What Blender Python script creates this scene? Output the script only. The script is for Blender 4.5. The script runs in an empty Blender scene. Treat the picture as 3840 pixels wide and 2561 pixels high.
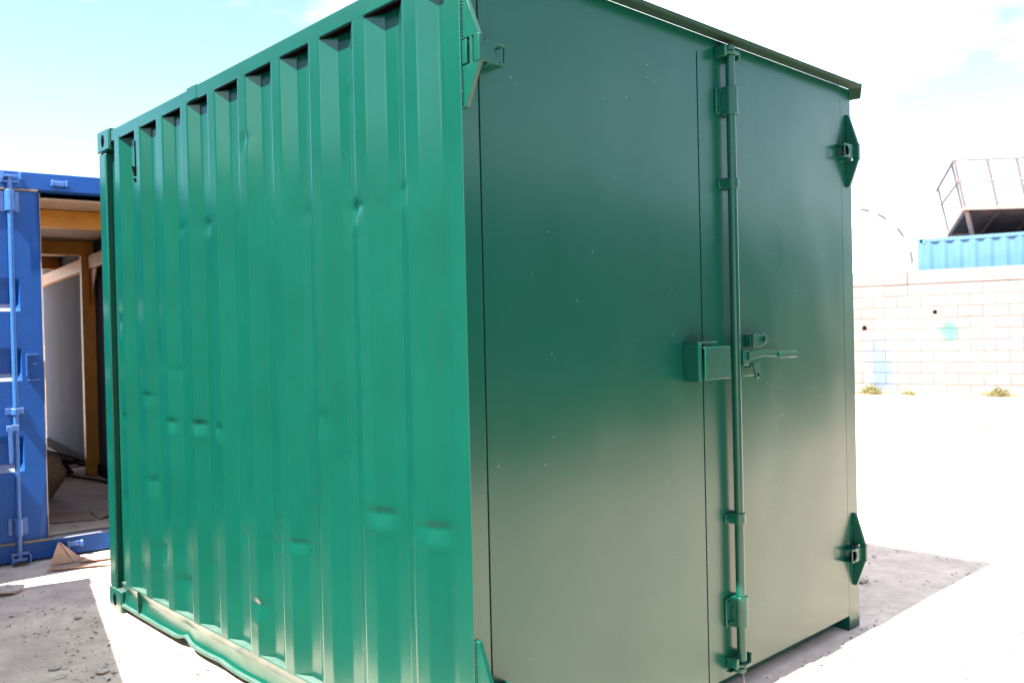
import bpy, bmesh, math, random
import numpy as np
from mathutils import Vector, Matrix, noise
random.seed(7); np.random.seed(7)
S = bpy.context.scene
C = bpy.data.collections.new("place"); S.collection.children.link(C)
rad = math.radians

# ------------------------------------------------------------------ camera
CAM_POS = Vector((-1.65453683, -1.95736592, 1.446366))
yaw, pit, rol = 0.752965317, -0.00954421975, -0.0226574196
fwd = Vector((math.sin(yaw)*math.cos(pit), math.cos(yaw)*math.cos(pit), math.sin(pit)))
rgt = fwd.cross(Vector((0, 0, 1))).normalized(); up = rgt.cross(fwd)
r2 = math.cos(rol)*rgt + math.sin(rol)*up; u2 = -math.sin(rol)*rgt + math.cos(rol)*up
cd = bpy.data.cameras.new("camera"); cam = bpy.data.objects.new("camera", cd); C.objects.link(cam)
M = Matrix.Identity(4)
for i in range(3):
    M[i][0], M[i][1], M[i][2], M[i][3] = r2[i], u2[i], -fwd[i], CAM_POS[i]
cam.matrix_world = M
cd.sensor_width = 36.0; cd.lens = 3293.58641/3840*36; cd.clip_start = 0.05; cd.clip_end = 3000
cd.dof.use_dof = True; cd.dof.focus_distance = 3.4; cd.dof.aperture_fstop = 4.0
S.camera = cam

# ------------------------------------------------------------------ sky, sun, exposure
SUN = Vector((-1.64, 0.003, 2.6)).normalized()
el = math.asin(SUN.z); az = math.atan2(SUN.x, SUN.y)
w = bpy.data.worlds.new("World"); S.world = w; w.use_nodes = True
nt = w.node_tree; nt.nodes.clear()
def N(t, kind, **kw):
    n = t.nodes.new(kind)
    for k, v in kw.items(): setattr(n, k, v)
    return n
sky = N(nt, "ShaderNodeTexSky", sky_type='NISHITA', sun_disc=False)
sky.sun_elevation = el; sky.sun_rotation = az; sky.altitude = 3200; sky.air_density = 1.1; sky.dust_density = 0.4; sky.ozone_density = 1.0
tc = N(nt, "ShaderNodeTexCoord"); mp = N(nt, "ShaderNodeMapping"); mp.inputs["Scale"].default_value = (0.9, 0.9, 2.2)
mp.inputs["Location"].default_value = (-4.36, 2.58, 0.55)
nz = N(nt, "ShaderNodeTexNoise"); nz.inputs["Scale"].default_value = 1.7; nz.inputs["Detail"].default_value = 9; nz.inputs["Roughness"].default_value = 0.55
cr = N(nt, "ShaderNodeValToRGB"); cr.color_ramp.elements[0].position = 0.42; cr.color_ramp.elements[1].position = 0.64
mx = N(nt, "ShaderNodeMix", data_type='RGBA'); mx.inputs["B"].default_value = (7.6, 7.8, 8.0, 1)
bg = N(nt, "ShaderNodeBackground"); bg.inputs["Strength"].default_value = 0.075
wo = N(nt, "ShaderNodeOutputWorld")
nt.links.new(tc.outputs["Generated"], mp.inputs["Vector"]); nt.links.new(mp.outputs[0], nz.inputs["Vector"])
nt.links.new(nz.outputs["Fac"], cr.inputs[0]); nt.links.new(cr.outputs[0], mx.inputs["Factor"])
nt.links.new(sky.outputs[0], mx.inputs["A"]); nt.links.new(mx.outputs["Result"], bg.inputs["Color"]); nt.links.new(bg.outputs[0], wo.inputs[0])
sl = bpy.data.lights.new("sun", 'SUN'); sl.energy = 5.0; sl.angle = rad(0.53); sl.color = (1.0, 0.955, 0.89)
so = bpy.data.objects.new("sun", sl); C.objects.link(so); so.rotation_euler = SUN.to_track_quat('Z', 'Y').to_euler(); so.location = (-10, 0, 15)
S.view_settings.view_transform = 'Standard'; S.view_settings.look = 'None'; S.view_settings.gamma = 1; S.view_settings.use_curve_mapping = False
S.view_settings.exposure = 2.75

# ------------------------------------------------------------------ materials
def mat(name, col, rough=0.5, metal=0.0, spec=0.5, var=0.0, vscale=6.0, bump=0.0, bscale=60.0, specks=None, coat=0.0, col2=None, c2lo=0.5, c2hi=0.7, c2scale=4.0, wave=0.0, dust_glare=0.0, dcol=(.46, .44, .42), rvar=0.0):
    m = bpy.data.materials.new(name); m.use_nodes = True; t = m.node_tree
    b = t.nodes["Principled BSDF"]; L = t.links.new
    b.inputs["Base Color"].default_value = (*col, 1); b.inputs["Roughness"].default_value = rough
    b.inputs["Metallic"].default_value = metal; b.inputs["Specular IOR Level"].default_value = spec
    b.inputs["Coat Weight"].default_value = coat; b.inputs["Coat Roughness"].default_value = 0.06
    geo = N(t, "ShaderNodeNewGeometry"); out = None
    if var or col2:
        n1 = N(t, "ShaderNodeTexNoise"); n1.inputs["Scale"].default_value = vscale; n1.inputs["Detail"].default_value = 7; n1.inputs["Roughness"].default_value = 0.65
        L(geo.outputs["Position"], n1.inputs["Vector"])
        rp = N(t, "ShaderNodeMapRange"); rp.inputs[1].default_value = 0.3; rp.inputs[2].default_value = 0.7
        rp.inputs[3].default_value = 1-var; rp.inputs[4].default_value = 1+var
        L(n1.outputs["Fac"], rp.inputs[0])
        mu = N(t, "ShaderNodeMix", data_type='RGBA', blend_type='MULTIPLY'); mu.inputs["Factor"].default_value = 1
        mu.inputs["A"].default_value = (*col, 1); L(rp.outputs[0], mu.inputs["B"]); out = mu.outputs["Result"]
    if col2:
        n2 = N(t, "ShaderNodeTexNoise"); n2.inputs["Scale"].default_value = c2scale; n2.inputs["Detail"].default_value = 8; n2.inputs["Roughness"].default_value = 0.7
        L(geo.outputs["Position"], n2.inputs["Vector"])
        r2_ = N(t, "ShaderNodeMapRange"); r2_.inputs[1].default_value = c2lo; r2_.inputs[2].default_value = c2hi; L(n2.outputs["Fac"], r2_.inputs[0])
        m2 = N(t, "ShaderNodeMix", data_type='RGBA'); L(r2_.outputs[0], m2.inputs["Factor"]); L(out, m2.inputs["A"]); m2.inputs["B"].default_value = (*col2, 1); out = m2.outputs["Result"]
    if specks:
        sc, th, scol = specks
        v = N(t, "ShaderNodeTexVoronoi"); v.inputs["Scale"].default_value = sc; v.inputs["Randomness"].default_value = 1
        L(geo.outputs["Position"], v.inputs["Vector"])
        rn = N(t, "ShaderNodeSeparateColor"); L(v.outputs["Color"], rn.inputs[0])
        sz = N(t, "ShaderNodeMath", operation='MULTIPLY'); L(rn.outputs[0], sz.inputs[0]); sz.inputs[1].default_value = th
        lt = N(t, "ShaderNodeMath", operation='LESS_THAN'); L(v.outputs["Distance"], lt.inputs[0]); L(sz.outputs[0], lt.inputs[1])
        g2 = N(t, "ShaderNodeMath", operation='GREATER_THAN'); L(rn.outputs[1], g2.inputs[0]); g2.inputs[1].default_value = 0.72
        an = N(t, "ShaderNodeMath", operation='MULTIPLY'); L(lt.outputs[0], an.inputs[0]); L(g2.outputs[0], an.inputs[1])
        an2 = N(t, "ShaderNodeMath", operation='MULTIPLY'); L(an.outputs[0], an2.inputs[0]); an2.inputs[1].default_value = 0.55
        m3 = N(t, "ShaderNodeMix", data_type='RGBA'); L(an2.outputs[0], m3.inputs["Factor"])
        if out: L(out, m3.inputs["A"])
        else: m3.inputs["A"].default_value = (*col, 1)
        m3.inputs["B"].default_value = (*scol, 1); out = m3.outputs["Result"]
    if dust_glare:  # dusty paling of up-facing faces, doubling as painted sun on ledges
        sn = N(t, "ShaderNodeSeparateXYZ"); L(geo.outputs["True Normal"], sn.inputs[0])
        nd = N(t, "ShaderNodeTexNoise"); nd.inputs["Scale"].default_value = 14; nd.inputs["Detail"].default_value = 5; L(geo.outputs["Position"], nd.inputs["Vector"])
        md = N(t, "ShaderNodeMapRange"); md.inputs[1].default_value = .42; md.inputs[2].default_value = .72; md.inputs[4].default_value = dust_glare; L(sn.outputs[2], md.inputs[0])
        m5 = N(t, "ShaderNodeMapRange"); m5.inputs[1].default_value = .2; m5.inputs[2].default_value = .6; m5.inputs[3].default_value = .55; L(nd.outputs["Fac"], m5.inputs[0])
        mm = N(t, "ShaderNodeMath", operation='MULTIPLY'); L(md.outputs[0], mm.inputs[0]); L(m5.outputs[0], mm.inputs[1])
        m6 = N(t, "ShaderNodeMix", data_type='RGBA'); L(mm.outputs[0], m6.inputs["Factor"])
        if out: L(out, m6.inputs["A"])
        else: m6.inputs["A"].default_value = (*col, 1)
        m6.inputs["B"].default_value = (*dcol, 1); out = m6.outputs["Result"]
    if out: L(out, b.inputs["Base Color"])
    if rvar:
        nr = N(t, "ShaderNodeTexNoise"); nr.inputs["Scale"].default_value = 1.6; nr.inputs["Detail"].default_value = 8; nr.inputs["Roughness"].default_value = .7
        mpr = N(t, "ShaderNodeMapping"); mpr.inputs["Scale"].default_value = (3.0, 1, 1); L(geo.outputs["Position"], mpr.inputs["Vector"]); L(mpr.outputs[0], nr.inputs["Vector"])
        rr = N(t, "ShaderNodeMapRange"); rr.inputs[1].default_value = .3; rr.inputs[2].default_value = .7; rr.inputs[3].default_value = rough-rvar; rr.inputs[4].default_value = rough+rvar
        L(nr.outputs["Fac"], rr.inputs[0]); L(rr.outputs[0], b.inputs["Roughness"])
    nrm = None
    if bump:
        n3 = N(t, "ShaderNodeTexNoise"); n3.inputs["Scale"].default_value = bscale; n3.inputs["Detail"].default_value = 6
        L(geo.outputs["Position"], n3.inputs["Vector"])
        bp = N(t, "ShaderNodeBump"); bp.inputs["Strength"].default_value = 0.6; bp.inputs["Distance"].default_value = bump
        L(n3.outputs["Fac"], bp.inputs["Height"]); nrm = bp.outputs[0]
    if wave:
        n4 = N(t, "ShaderNodeTexNoise"); n4.inputs["Scale"].default_value = 2.2; n4.inputs["Detail"].default_value = 1
        L(geo.outputs["Position"], n4.inputs["Vector"])
        b4 = N(t, "ShaderNodeBump"); b4.inputs["Strength"].default_value = 1; b4.inputs["Distance"].default_value = wave
        L(n4.outputs["Fac"], b4.inputs["Height"])
        if nrm: L(nrm, b4.inputs["Normal"])
        nrm = b4.outputs[0]
    if nrm: L(nrm, b.inputs["Normal"])
    return m

GREEN = (0.0010, 0.0435, 0.0285)
m_green = mat("green_paint", GREEN, 0.22, spec=0.38, dust_glare=.12, col2=(.02, .012, .008), c2lo=.735, c2hi=.755, c2scale=16, var=0.10, vscale=3.0, bump=0.0004, bscale=90, specks=None)
m_door = mat("green_door_paint", GREEN, 0.25, spec=0.31, rvar=0.03, var=0.05, vscale=2.0, bump=0.00005, bscale=90, specks=(25, 0.085, (0.16, 0.2, 0.19)), wave=0.006)
m_fit = mat("green_fitting_paint", GREEN, 0.27, spec=0.30, var=0.12, vscale=25, bump=0.0006, bscale=150, specks=None)
m_eave = mat("weathered_green_flashing", (0.003, 0.026, 0.015), 0.8, spec=.15, var=0.2, vscale=40, bump=0.002, bscale=220, col2=(0.026, 0.020, 0.010), c2lo=0.55, c2hi=0.62, c2scale=170)
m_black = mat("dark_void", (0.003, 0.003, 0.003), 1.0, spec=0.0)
m_rust = mat("rust_brown", (0.12, 0.05, 0.03), 0.8, var=0.4, vscale=30)
m_blue = mat("blue_paint", (0.004, 0.054, 0.225), 0.45, spec=0.22, var=0.12, vscale=4, bump=0.0005, bscale=80, dust_glare=.75, specks=(30, .12, (.2, .23, .25)))
m_bluerod = mat("blue_fitting_paint", (0.022, 0.095, 0.30), 0.3, var=0.15, vscale=30, bump=0.001, bscale=120, dust_glare=.6)
m_gasket = mat("dusty_gasket_rubber", (0.20, 0.15, 0.115), 0.85, var=0.3, vscale=12, bump=0.002)
m_orange = mat("orange_steel_paint", (0.46, 0.185, 0.006), 0.5, var=0.2, vscale=6)
m_lining = mat("pale_lining_sheet", (0.10, 0.115, 0.15), 0.9, spec=0.05, var=0.12, vscale=2)
m_ceil = mat("tan_ceiling_board", (0.36, 0.25, 0.17), 0.7, var=0.15, vscale=5)
m_ply = mat("worn_plywood_floor", (0.48, 0.36, 0.28), 0.75, var=0.25, vscale=5, bump=0.002, col2=(.16, .11, .08), c2lo=.55, c2hi=.75)
m_card = mat("brown_cardboard", (0.40, 0.25, 0.17), 0.85, var=0.15, vscale=20, bump=0.002)
m_sack = mat("brown_sacking", (0.28, 0.16, 0.10), 0.9, var=0.25, vscale=20, bump=0.004)
m_dark = mat("grimy_dark_metal", (0.03, 0.025, 0.024), 0.95, spec=0.05, var=0.3, vscale=15)
m_sky = mat("light_blue_paint", (0.042, 0.112, 0.20), 0.5, var=0.12, vscale=3, col2=(.14, .08, .06), c2lo=.70, c2hi=.78, c2scale=5)
m_rail = mat("galvanised_rail", (0.11, 0.10, 0.115), 0.45, metal=0.2, var=0.1)
m_pink = mat("primed_steel_frame", (0.15, 0.105, 0.092), 0.6, var=0.2, vscale=6)
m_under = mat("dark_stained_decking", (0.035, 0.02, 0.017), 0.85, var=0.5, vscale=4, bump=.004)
m_tank = mat("white_tank_paint", (0.6, 0.6, 0.6), 0.4, var=0.05)
m_rim = mat("grey_tank_rim", (0.07, 0.068, 0.074), 0.7)
m_mortar = mat("mortar", (0.100, 0.078, 0.073), 0.95, var=0.15, bump=0.004)
m_cap = mat("pink_concrete_beam", (0.148, 0.116, 0.108), 0.9, var=0.15, vscale=5, bump=0.004)
m_greyc = mat("pale_grey_container_paint", (0.22, 0.22, 0.22), 0.4, var=0.15)
m_navy = mat("navy_container_paint", (0.008, 0.018, 0.03), 0.4, var=0.15)
m_teal = mat("added_container_dark_green", (0.006, 0.03, 0.024), 0.4, var=0.15)
m_leafy = mat("dry_weed_leaf", (0.16, 0.17, 0.06), 0.7, var=0.4, vscale=40)
m_stem = mat("dry_weed_stem", (0.20, 0.15, 0.09), 0.8, var=0.2, vscale=40)
m_wood = mat("grey_timber", (0.22, 0.17, 0.13), 0.85, var=0.3, vscale=20)
m_stone = mat("dusty_stone", (0.50, 0.41, 0.35), 0.95, var=0.35, vscale=45, bump=0.003)

# ------------------------------------------------------------------ helpers
class MB:
    def __init__(s): s.v = []; s.f = []
    def add(s, vs, fs):
        o = len(s.v); s.v += [tuple(p) for p in vs]; s.f += [tuple(i+o for i in f) for f in fs]; return s
    def box(s, x0, x1, y0, y1, z0, z1):
        return s.add([(x0,y0,z0),(x1,y0,z0),(x1,y1,z0),(x0,y1,z0),(x0,y0,z1),(x1,y0,z1),(x1,y1,z1),(x0,y1,z1)],
                     [(0,3,2,1),(4,5,6,7),(0,1,5,4),(1,2,6,5),(2,3,7,6),(3,0,4,7)])
    def prism(s, poly, axis, a, b):
        def P(p, c):
            q = list(p); q.insert(axis, c); return q
        n = len(poly); vs = [P(p, a) for p in poly]+[P(p, b) for p in poly]
        fs = [tuple(range(n))[::-1], tuple(range(n, 2*n))]+[(i, (i+1) % n, n+(i+1) % n, n+i) for i in range(n)]
        return s.add(vs, fs)
    def tube(s, pts, r, n=10):
        pts = [Vector(p) for p in pts]; rs = r if isinstance(r, (list, tuple)) else [r]*len(pts)
        vs = []; fs = []
        for i, p in enumerate(pts):
            d = (pts[min(i+1, len(pts)-1)]-pts[max(i-1, 0)]).normalized()
            a = d.cross(Vector((0, 0, 1)) if abs(d.z) < .9 else Vector((1, 0, 0))).normalized(); b = d.cross(a)
            vs += [p+rs[i]*(math.cos(2*math.pi*k/n)*a+math.sin(2*math.pi*k/n)*b) for k in range(n)]
        for i in range(len(pts)-1):
            fs += [(i*n+k, i*n+(k+1) % n, (i+1)*n+(k+1) % n, (i+1)*n+k) for k in range(n)]
        fs += [tuple(range(n))[::-1], tuple(range((len(pts)-1)*n, len(pts)*n))]
        return s.add(vs, fs)
    def beam(s, p0, p1, wx, h, upv=(0, 0, 1)):
        p0 = Vector(p0); p1 = Vector(p1); d = (p1-p0).normalized(); a = d.cross(Vector(upv)).normalized()*wx/2; b = a.cross(d).normalized()*h/2
        vs = [p0-a-b, p0+a-b, p0+a+b, p0-a+b, p1-a-b, p1+a-b, p1+a+b, p1-a+b]
        return s.add(vs, [(0,3,2,1),(4,5,6,7),(0,1,5,4),(1,2,6,5),(2,3,7,6),(3,0,4,7)])
    def build(s, name, m, parent=None, bevel=0.0, smooth=None, segs=2, mesh_only=False):
        me = bpy.data.meshes.new(name); me.from_pydata(s.v, [], s.f)
        bm = bmesh.new(); bm.from_mesh(me)
        bmesh.ops.recalc_face_normals(bm, faces=bm.faces)
        nb = None
        if bevel:
            es = [e for e in bm.edges if len(e.link_faces) == 2 and e.calc_face_angle(0) > 0.5]
            nb = bmesh.ops.bevel(bm, geom=es, offset=bevel, segments=segs, affect='EDGES', profile=0.5, clamp_overlap=True)
            for fc in bm.faces: fc.smooth = False
            for fc in nb["faces"]: fc.smooth = True
        bm.to_mesh(me); bm.free()
        if smooth:
            for p in me.polygons: p.use_smooth = True
            me.set_sharp_from_angle(angle=rad(smooth))
        me.materials.append(m)
        if mesh_only: return me
        return link(name, me, parent)
def link(name, me, parent=None):
    o = bpy.data.objects.new(name, me); C.objects.link(o)
    if parent: o.parent = parent
    return o
def tag(o, label=None, cat=None, group=None, kind=None):
    if label: o["label"] = label
    if cat: o["category"] = cat
    if group: o["group"] = group
    if kind: o["kind"] = kind
    return o
def empty(name, loc=(0, 0, 0), rz=0.0):
    o = bpy.data.objects.new(name, None); C.objects.link(o); o.location = loc; o.rotation_euler = (0, 0, rz); o.empty_display_size = 0.2
    return o
def bx(name, m, parent, *b, bevel=0.004):
    return MB().box(*b).build(name, m, parent, bevel=bevel)

# ------------------------------------------------------------------ ground
def fbm(x, y, s, o=4):
    return sum(noise.noise(Vector((x*s*2**i, y*s*2**i, 3.1*i)))/2**i for i in range(o))
def ground():
    g = list(np.arange(-5, 9.01, 0.06)); far = [10, 12, 15, 20, 30, 50, 100, 300, 1500]
    xs = [-v for v in far[::-1]]+g+far
    n = len(xs); vs = []
    for y in xs:
        for x in xs:
            z = 0.0
            if abs(x) < 9.5 and abs(y) < 9.5:
                z = 0.010*fbm(x, y, 1.1, 5)-0.006
                t = max(max(-0.10-x, x-2.54), max(-0.12-y, y-3.2))     # level pad under the green container
                z = min(z, 0.004)
                if t < 0.15: z = z*max(0.0, t/0.15)-0.003
            vs.append((x, y, z))
    fs = [(j*n+i, j*n+i+1, (j+1)*n+i+1, (j+1)*n+i) for j in range(n-1) for i in range(n-1)]
    me = bpy.data.meshes.new("ground"); me.from_pydata(vs, [], fs)
    for p in me.polygons: p.use_smooth = True
    m = mat("dusty_yard_ground", (0.60, 0.465, 0.385), 0.95, spec=0.2, var=0.22, vscale=5.0, bump=0.010, bscale=28, col2=(0.47, 0.355, 0.29), c2lo=0.56, c2hi=0.72, c2scale=7)
    me.materials.append(m); o = link("ground", me); tag(o, kind="structure")
ground()

# ------------------------------------------------------------------ green container (10 ft), near corner at the origin
W, L, H = 2.438, 3.07, 2.58
G = empty("green_container")
tag(G, "dented green corrugated shipping container with dark flush double doors", "container")
PITCH, K0, DEP = 0.2833, 0.139, 0.035
def corr_profile(y0, y1, k0, pitch, dep, fr=(0.25, 0.25, 0.25, 0.25), rnd=0.006, sub=3):
    """y/x polyline: inner flat ends at k0+n*pitch"""
    pts = []
    n0 = int((y0-k0)/pitch)-2; n1 = int((y1-k0)/pitch)+3
    raw = []
    for k in range(n0, n1):
        a = k0+k*pitch
        raw += [(a-fr[0]*pitch, dep), (a, dep), (a+fr[1]*pitch, 0.0), (a+(fr[1]+fr[2])*pitch, 0.0)]
    out = []
    for i in range(1, len(raw)-1):
        p, q, r = Vector(raw[i-1]), Vector(raw[i]), Vector(raw[i+1])
        a = q+(p-q).normalized()*rnd; b = q+(r-q).normalized()*rnd
        for t in (0, .5, 1):
            out.append(a*(1-t)**2+q*2*t*(1-t)+b*t*t)
        nx = r+(q-r).normalized()*rnd
        for t in ((.05, .5, .95) if sub else ()): out.append(b.lerp(nx, t))
    out = [(p.x, p.y) for p in out if y0 < p.x < y1]
    return [(y0, out[0][1])]+out+[(y1, out[-1][1])]
# (y, z, amplitude inwards, y radius, z radius, shear)
DENTS = [(2.04,1.966,.026,.05,.030),(1.77,1.956,.030,.055,.034),(1.479,1.949,.014,.03,.035),(1.181,1.916,.012,.03,.03),(0.931,1.905,.014,.035,.03),
 (0.60,1.884,.026,.05,.034),(0.342,1.913,.012,.05,.035),(0.095,1.873,.008,.03,.05),(0.619,2.285,.010,.03,.04),(2.12,1.308,.012,.04,.03),(2.19,1.058,.016,.03,.03),
 (1.89,1.067,.022,.035,.026),(1.66,1.062,.014,.03,.03),(2.36,0.42,.034,.05,.045),(2.10,0.309,.036,.055,.05),(1.23,0.634,.012,.05,.02),(1.02,0.667,.014,.05,.022),
 (0.46,0.856,.017,.06,.028),(0.175,0.847,.017,.06,.028),(2.482,1.173,.014,.03,.03),(2.817,1.55,.012,.03,.05),(2.62,0.253,.028,.05,.05),(1.354,0.367,.016,.04,.035),
 (1.513,0.625,.010,.04,.03),(0.814,1.156,.008,.04,.05),(1.364,2.253,.008,.03,.04),(2.79,1.05,.012,.03,.04),(2.80,0.62,.014,.03,.06),(1.82,0.44,.014,.04,.04),(2.45,0.75,.012,.04,.04)]
prof = corr_profile(0.062, 2.962, K0, PITCH, DEP)
ZS = np.linspace(0.160, 2.515, 340)
vs = []
for z in ZS:
    for y, x in prof:
        d = 0.0
        for (dy, dz, a, ry, rz) in DENTS:
            u = (y-dy)/ry; v = (z-dz)/rz
            if abs(u) < 3 and abs(v) < 3.5:
                f = math.exp(-u*u)*(math.exp(-(v/0.62)**2) if v > 0 else math.exp(-abs(v)**1.25))
                d += 0.68*(a*f-0.25*a*math.exp(-u*u)*math.exp(-((v+1.9)/0.7)**2))*(1.0 if x < 0.02 else 0.4)
        wv = 0.0016*noise.noise(Vector((y*1.7, z*1.3, 5)))+0.0009*noise.noise(Vector((y*9, z*2.2, 9)))
        if y < 0.075 or y > 2.95: wv = d = 0
        vs.append((x+d+wv, y, z))
n = len(prof)
fs = [(j*n+i, (j+1)*n+i, (j+1)*n+i+1, j*n+i+1) for j in range(len(ZS)-1) for i in range(n-1)]
me = bpy.data.meshes.new("side_panel"); me.from_pydata(vs, [], fs)
for p in me.polygons: p.use_smooth = True
me.materials.append(m_green); tag(link("side_panel", me, G), "corrugated green side wall with creased dents")
# plain corrugated far side and back
def corr_sheet(name, m, parent, length, z0, z1, pitch, dep, place, k0=0.2, rows=2, sub=0, rnd=0.010):
    pr = corr_profile(0.0, length, k0, pitch, dep, rnd=rnd, sub=sub); q = len(pr); zz = np.linspace(z0, z1, rows)
    v = [place(y, x, z) for z in zz for y, x in pr]
    f = [(j*q+i, j*q+i+1, (j+1)*q+i+1, (j+1)*q+i) for j in range(rows-1) for i in range(q-1)]
    me = bpy.data.meshes.new(name); me.from_pydata(v, [], f)
    for p in me.polygons: p.use_smooth = True
    me.set_sharp_from_angle(angle=rad(20)); me.materials.append(m); return link(name, me, parent)
corr_sheet("side_panel", m_green, G, L-.2, .16, 2.51, PITCH, DEP, lambda y, x, z: (W-x, y+.1, z))
corr_sheet("end_panel", m_green, G, W-.2, .16, 2.51, PITCH, DEP, lambda y, x, z: (y+.1, L-x-.02, z))
bx("roof", m_green, G, 0.055, W-.055, 0.055, L-.055, H-.035, H-.02)
bx("floor", m_ply, G, 0.07, W-.07, 0.14, L-.07, 0.12, 0.15, bevel=0)
# frame
for (px, py) in ((0, 0), (W, 0), (0, L), (W, L)):
    sx = 1 if px == 0 else -1; sy = 1 if py == 0 else -1
    if py == 0:
        wv = 0.0665 if px == 0 else 0.103
        q = sorted((px, px+sx*wv)); r = sorted((0, 0.072))
        bx("corner_post", m_green if px == 0 else m_door, G, q[0], q[1], r[0], r[1], 0.0 if px else 0.118, H-.118 if px == 0 else 2.576, bevel=0.0025)
    else:
        q = sorted((px, px+sx*0.09)); r = sorted((py, py+sy*0.098))
        bx("corner_post", m_green, G, q[0], q[1], r[0], r[1], 0.116, H-.116, bevel=0.008)
def casting(parent, m, x, y, z, sx, sy, hx=0.162, hy=0.178, hz=0.118, out=0.006):
    """corner casting with elongated side aperture"""
    x0, x1 = sorted((x-sx*out, x+sx*hx)); y0, y1 = sorted((y-sy*out, y+sy*hy))
    c = bx("corner_casting", m, parent, x0, x1, y0, y1, z, z+hz, bevel=0.009)
    xo = x-sx*(out+.001)
    ring = [(y+sy*(hy*0.47)+0.022*math.cos(t), z+hz/2+0.034*math.sin(t)) for t in np.linspace(0, 2*math.pi, 17)[:-1]]
    MB().prism(ring, 0, xo, xo+sx*.012).build("aperture", m_black, c)
    return c
casting(G, m_green, 0, L, -0.001, 1, -1); casting(G, m_green, 0, L, H-.112, 1, -1)
casting(G, m_green, 0, 0, H-.118, 1, 1, hy=.066, out=0.0); casting(G, m_green, 0, 0, 0.0, 1, 1, hy=.066, out=0.0)
casting(G, m_green, W, L, -0.001, -1, -1); casting(G, m_green, W, L, H-.112, -1, -1)
bx("rail_shade_strip", m_black, G, 0.001, 0.05, 0.068, 2.885, 2.5005, 2.5045, bevel=0)  # black strip painting the shade under the top rail into the flutes
# top rails (a short repaired splice near the far end)
bx("top_rail", m_green, G, 0.0, 0.055, 0.060, 1.86, 2.505, 2.571, bevel=0.006)
bx("top_rail", m_green, G, 0.002, 0.055, 1.868, 2.885, 2.504, 2.569, bevel=0.006)
bx("rail_splice", m_green, G, -0.003, 0.05, 1.80, 1.90, 2.509, 2.573, bevel=0.003)
bx("top_rail", m_green, G, W-.055, W, 0.075, L-.18, 2.505, 2.571, bevel=0.006)
bx("top_rail", m_green, G, 0.165, W-.165, L-.06, L, 2.505, 2.571, bevel=0.006)
# bottom rail: channel with battered lower lip
def bottom_rail():
    ys = np.linspace(0.070, 2.892, 190); base = [(0.052, 0.169), (0.003, 0.169), (0.0, 0.165), (0.002, 0.158), (0.019, 0.118), (0.021, 0.108), (0.016, 0.066), (0.010, 0.052), (-0.004, 0.047), (-0.006, 0.043), (-0.004, 0.039), (0.052, 0.037)]
    v = []
    for y in ys:
        k = 0.0
        for (c, a, r) in ((2.10, .017, .045), (1.50, -.004, .10), (1.12, .004, .06), (1.72, .004, .06)):
            k += a*math.exp(-((y-c)/r)**2)
        k += 0.0025*noise.noise(Vector((y*6, 1, 2)))
        for (x, z) in base:
            t = max(0, min(1, (0.150-z)/0.10))
            v.append((x+(0.007*math.exp(-((y-2.1)/.08)**2)-.003*noise.noise(Vector((y*5, z*9, 7))))*t, y, z+k*t*t))
    q = len(base); f = [(j*q+i, j*q+i+1, (j+1)*q+i+1, (j+1)*q+i) for j in range(len(ys)-1) for i in range(q-1)]
    me = bpy.data.meshes.new("bottom_rail"); me.from_pydata(v, [], f)
    for p in me.polygons: p.use_smooth = True
    me.set_sharp_from_angle(angle=rad(60)); me.materials.append(m_green); tag(link("bottom_rail", me, G), "bent bottom rail with a battered lip")
    bx("rail_joint", m_green, G, -0.004, 0.03, 2.655, 2.661, 0.052, 0.166, bevel=0.001)
bottom_rail()
bx("bottom_rail", m_green, G, W-.055, W, 0.075, L-.18, 0.04, 0.169)
bx("bottom_rail", m_green, G, 0.165, W-.165, L-.06, L, 0.04, 0.169)
# torn vent near the far top
vt = MB().box(-0.0035, 0.030, 2.532, 2.541, 2.325, 2.450).build("vent_slit", m_black, G)
MB().prism([(2.528, 2.322), (2.582, 2.330), (2.570, 2.305), (2.552, 2.276), (2.534, 2.272)], 0, -0.004, 0.03).build("vent_tear", m_black, G)
MB().prism([(2.534, 2.262), (2.558, 2.268), (2.552, 2.248), (2.538, 2.244)], 0, -0.004, 0.03).build("vent_tear", m_black, G)
# front frame and doors
bx("header", m_door, G, 0.067, W-.1035, 0.0, 0.07, 2.5057, 2.576, bevel=0)
bx("sill", m_green, G, 0.067, W-.104, 0.055, 0.13, 0.012, 0.12, bevel=0.004)
def door_leaf(x0, x1):
    nx, nz_ = 26, 40; v = []; f = []
    xs = np.linspace(x0, x1, nx); zs = np.linspace(0.070, 2.5055, nz_)
    for z in zs:
        for x in xs:
            e = min(x-x0, x1-x, z-.07, 2.5055-z)
            v.append((x, 0.0012*noise.noise(Vector((x*1.6, z*1.5, 2)))*min(1, e/.1), z))
    f = [(j*nx+i, j*nx+i+1, (j+1)*nx+i+1, (j+1)*nx+i) for j in range(nz_-1) for i in range(nx-1)]
    # turned edges
    b = len(v); rim = [i for i in range(nx)]+[j*nx+nx-1 for j in range(1, nz_)]+[(nz_-1)*nx+i for i in range(nx-2, -1, -1)]+[j*nx for j in range(nz_-2, 0, -1)]
    for i in rim: v.append((v[i][0], 0.05, v[i][2]))
    k = len(rim); f += [(rim[i], b+i, b+(i+1) % k, rim[(i+1) % k]) for i in range(k)]
    f.append(tuple(b+i for i in range(k)))
    me = bpy.data.meshes.new("door"); me.from_pydata(v, [], f)
    for p in me.polygons: p.use_smooth = True
    me.set_sharp_from_angle(angle=rad(40)); me.materials.append(m_door); return link("door", me, G)
dl = door_leaf(0.0715, 1.1755); dr = door_leaf(1.1835, 2.3335)
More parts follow.
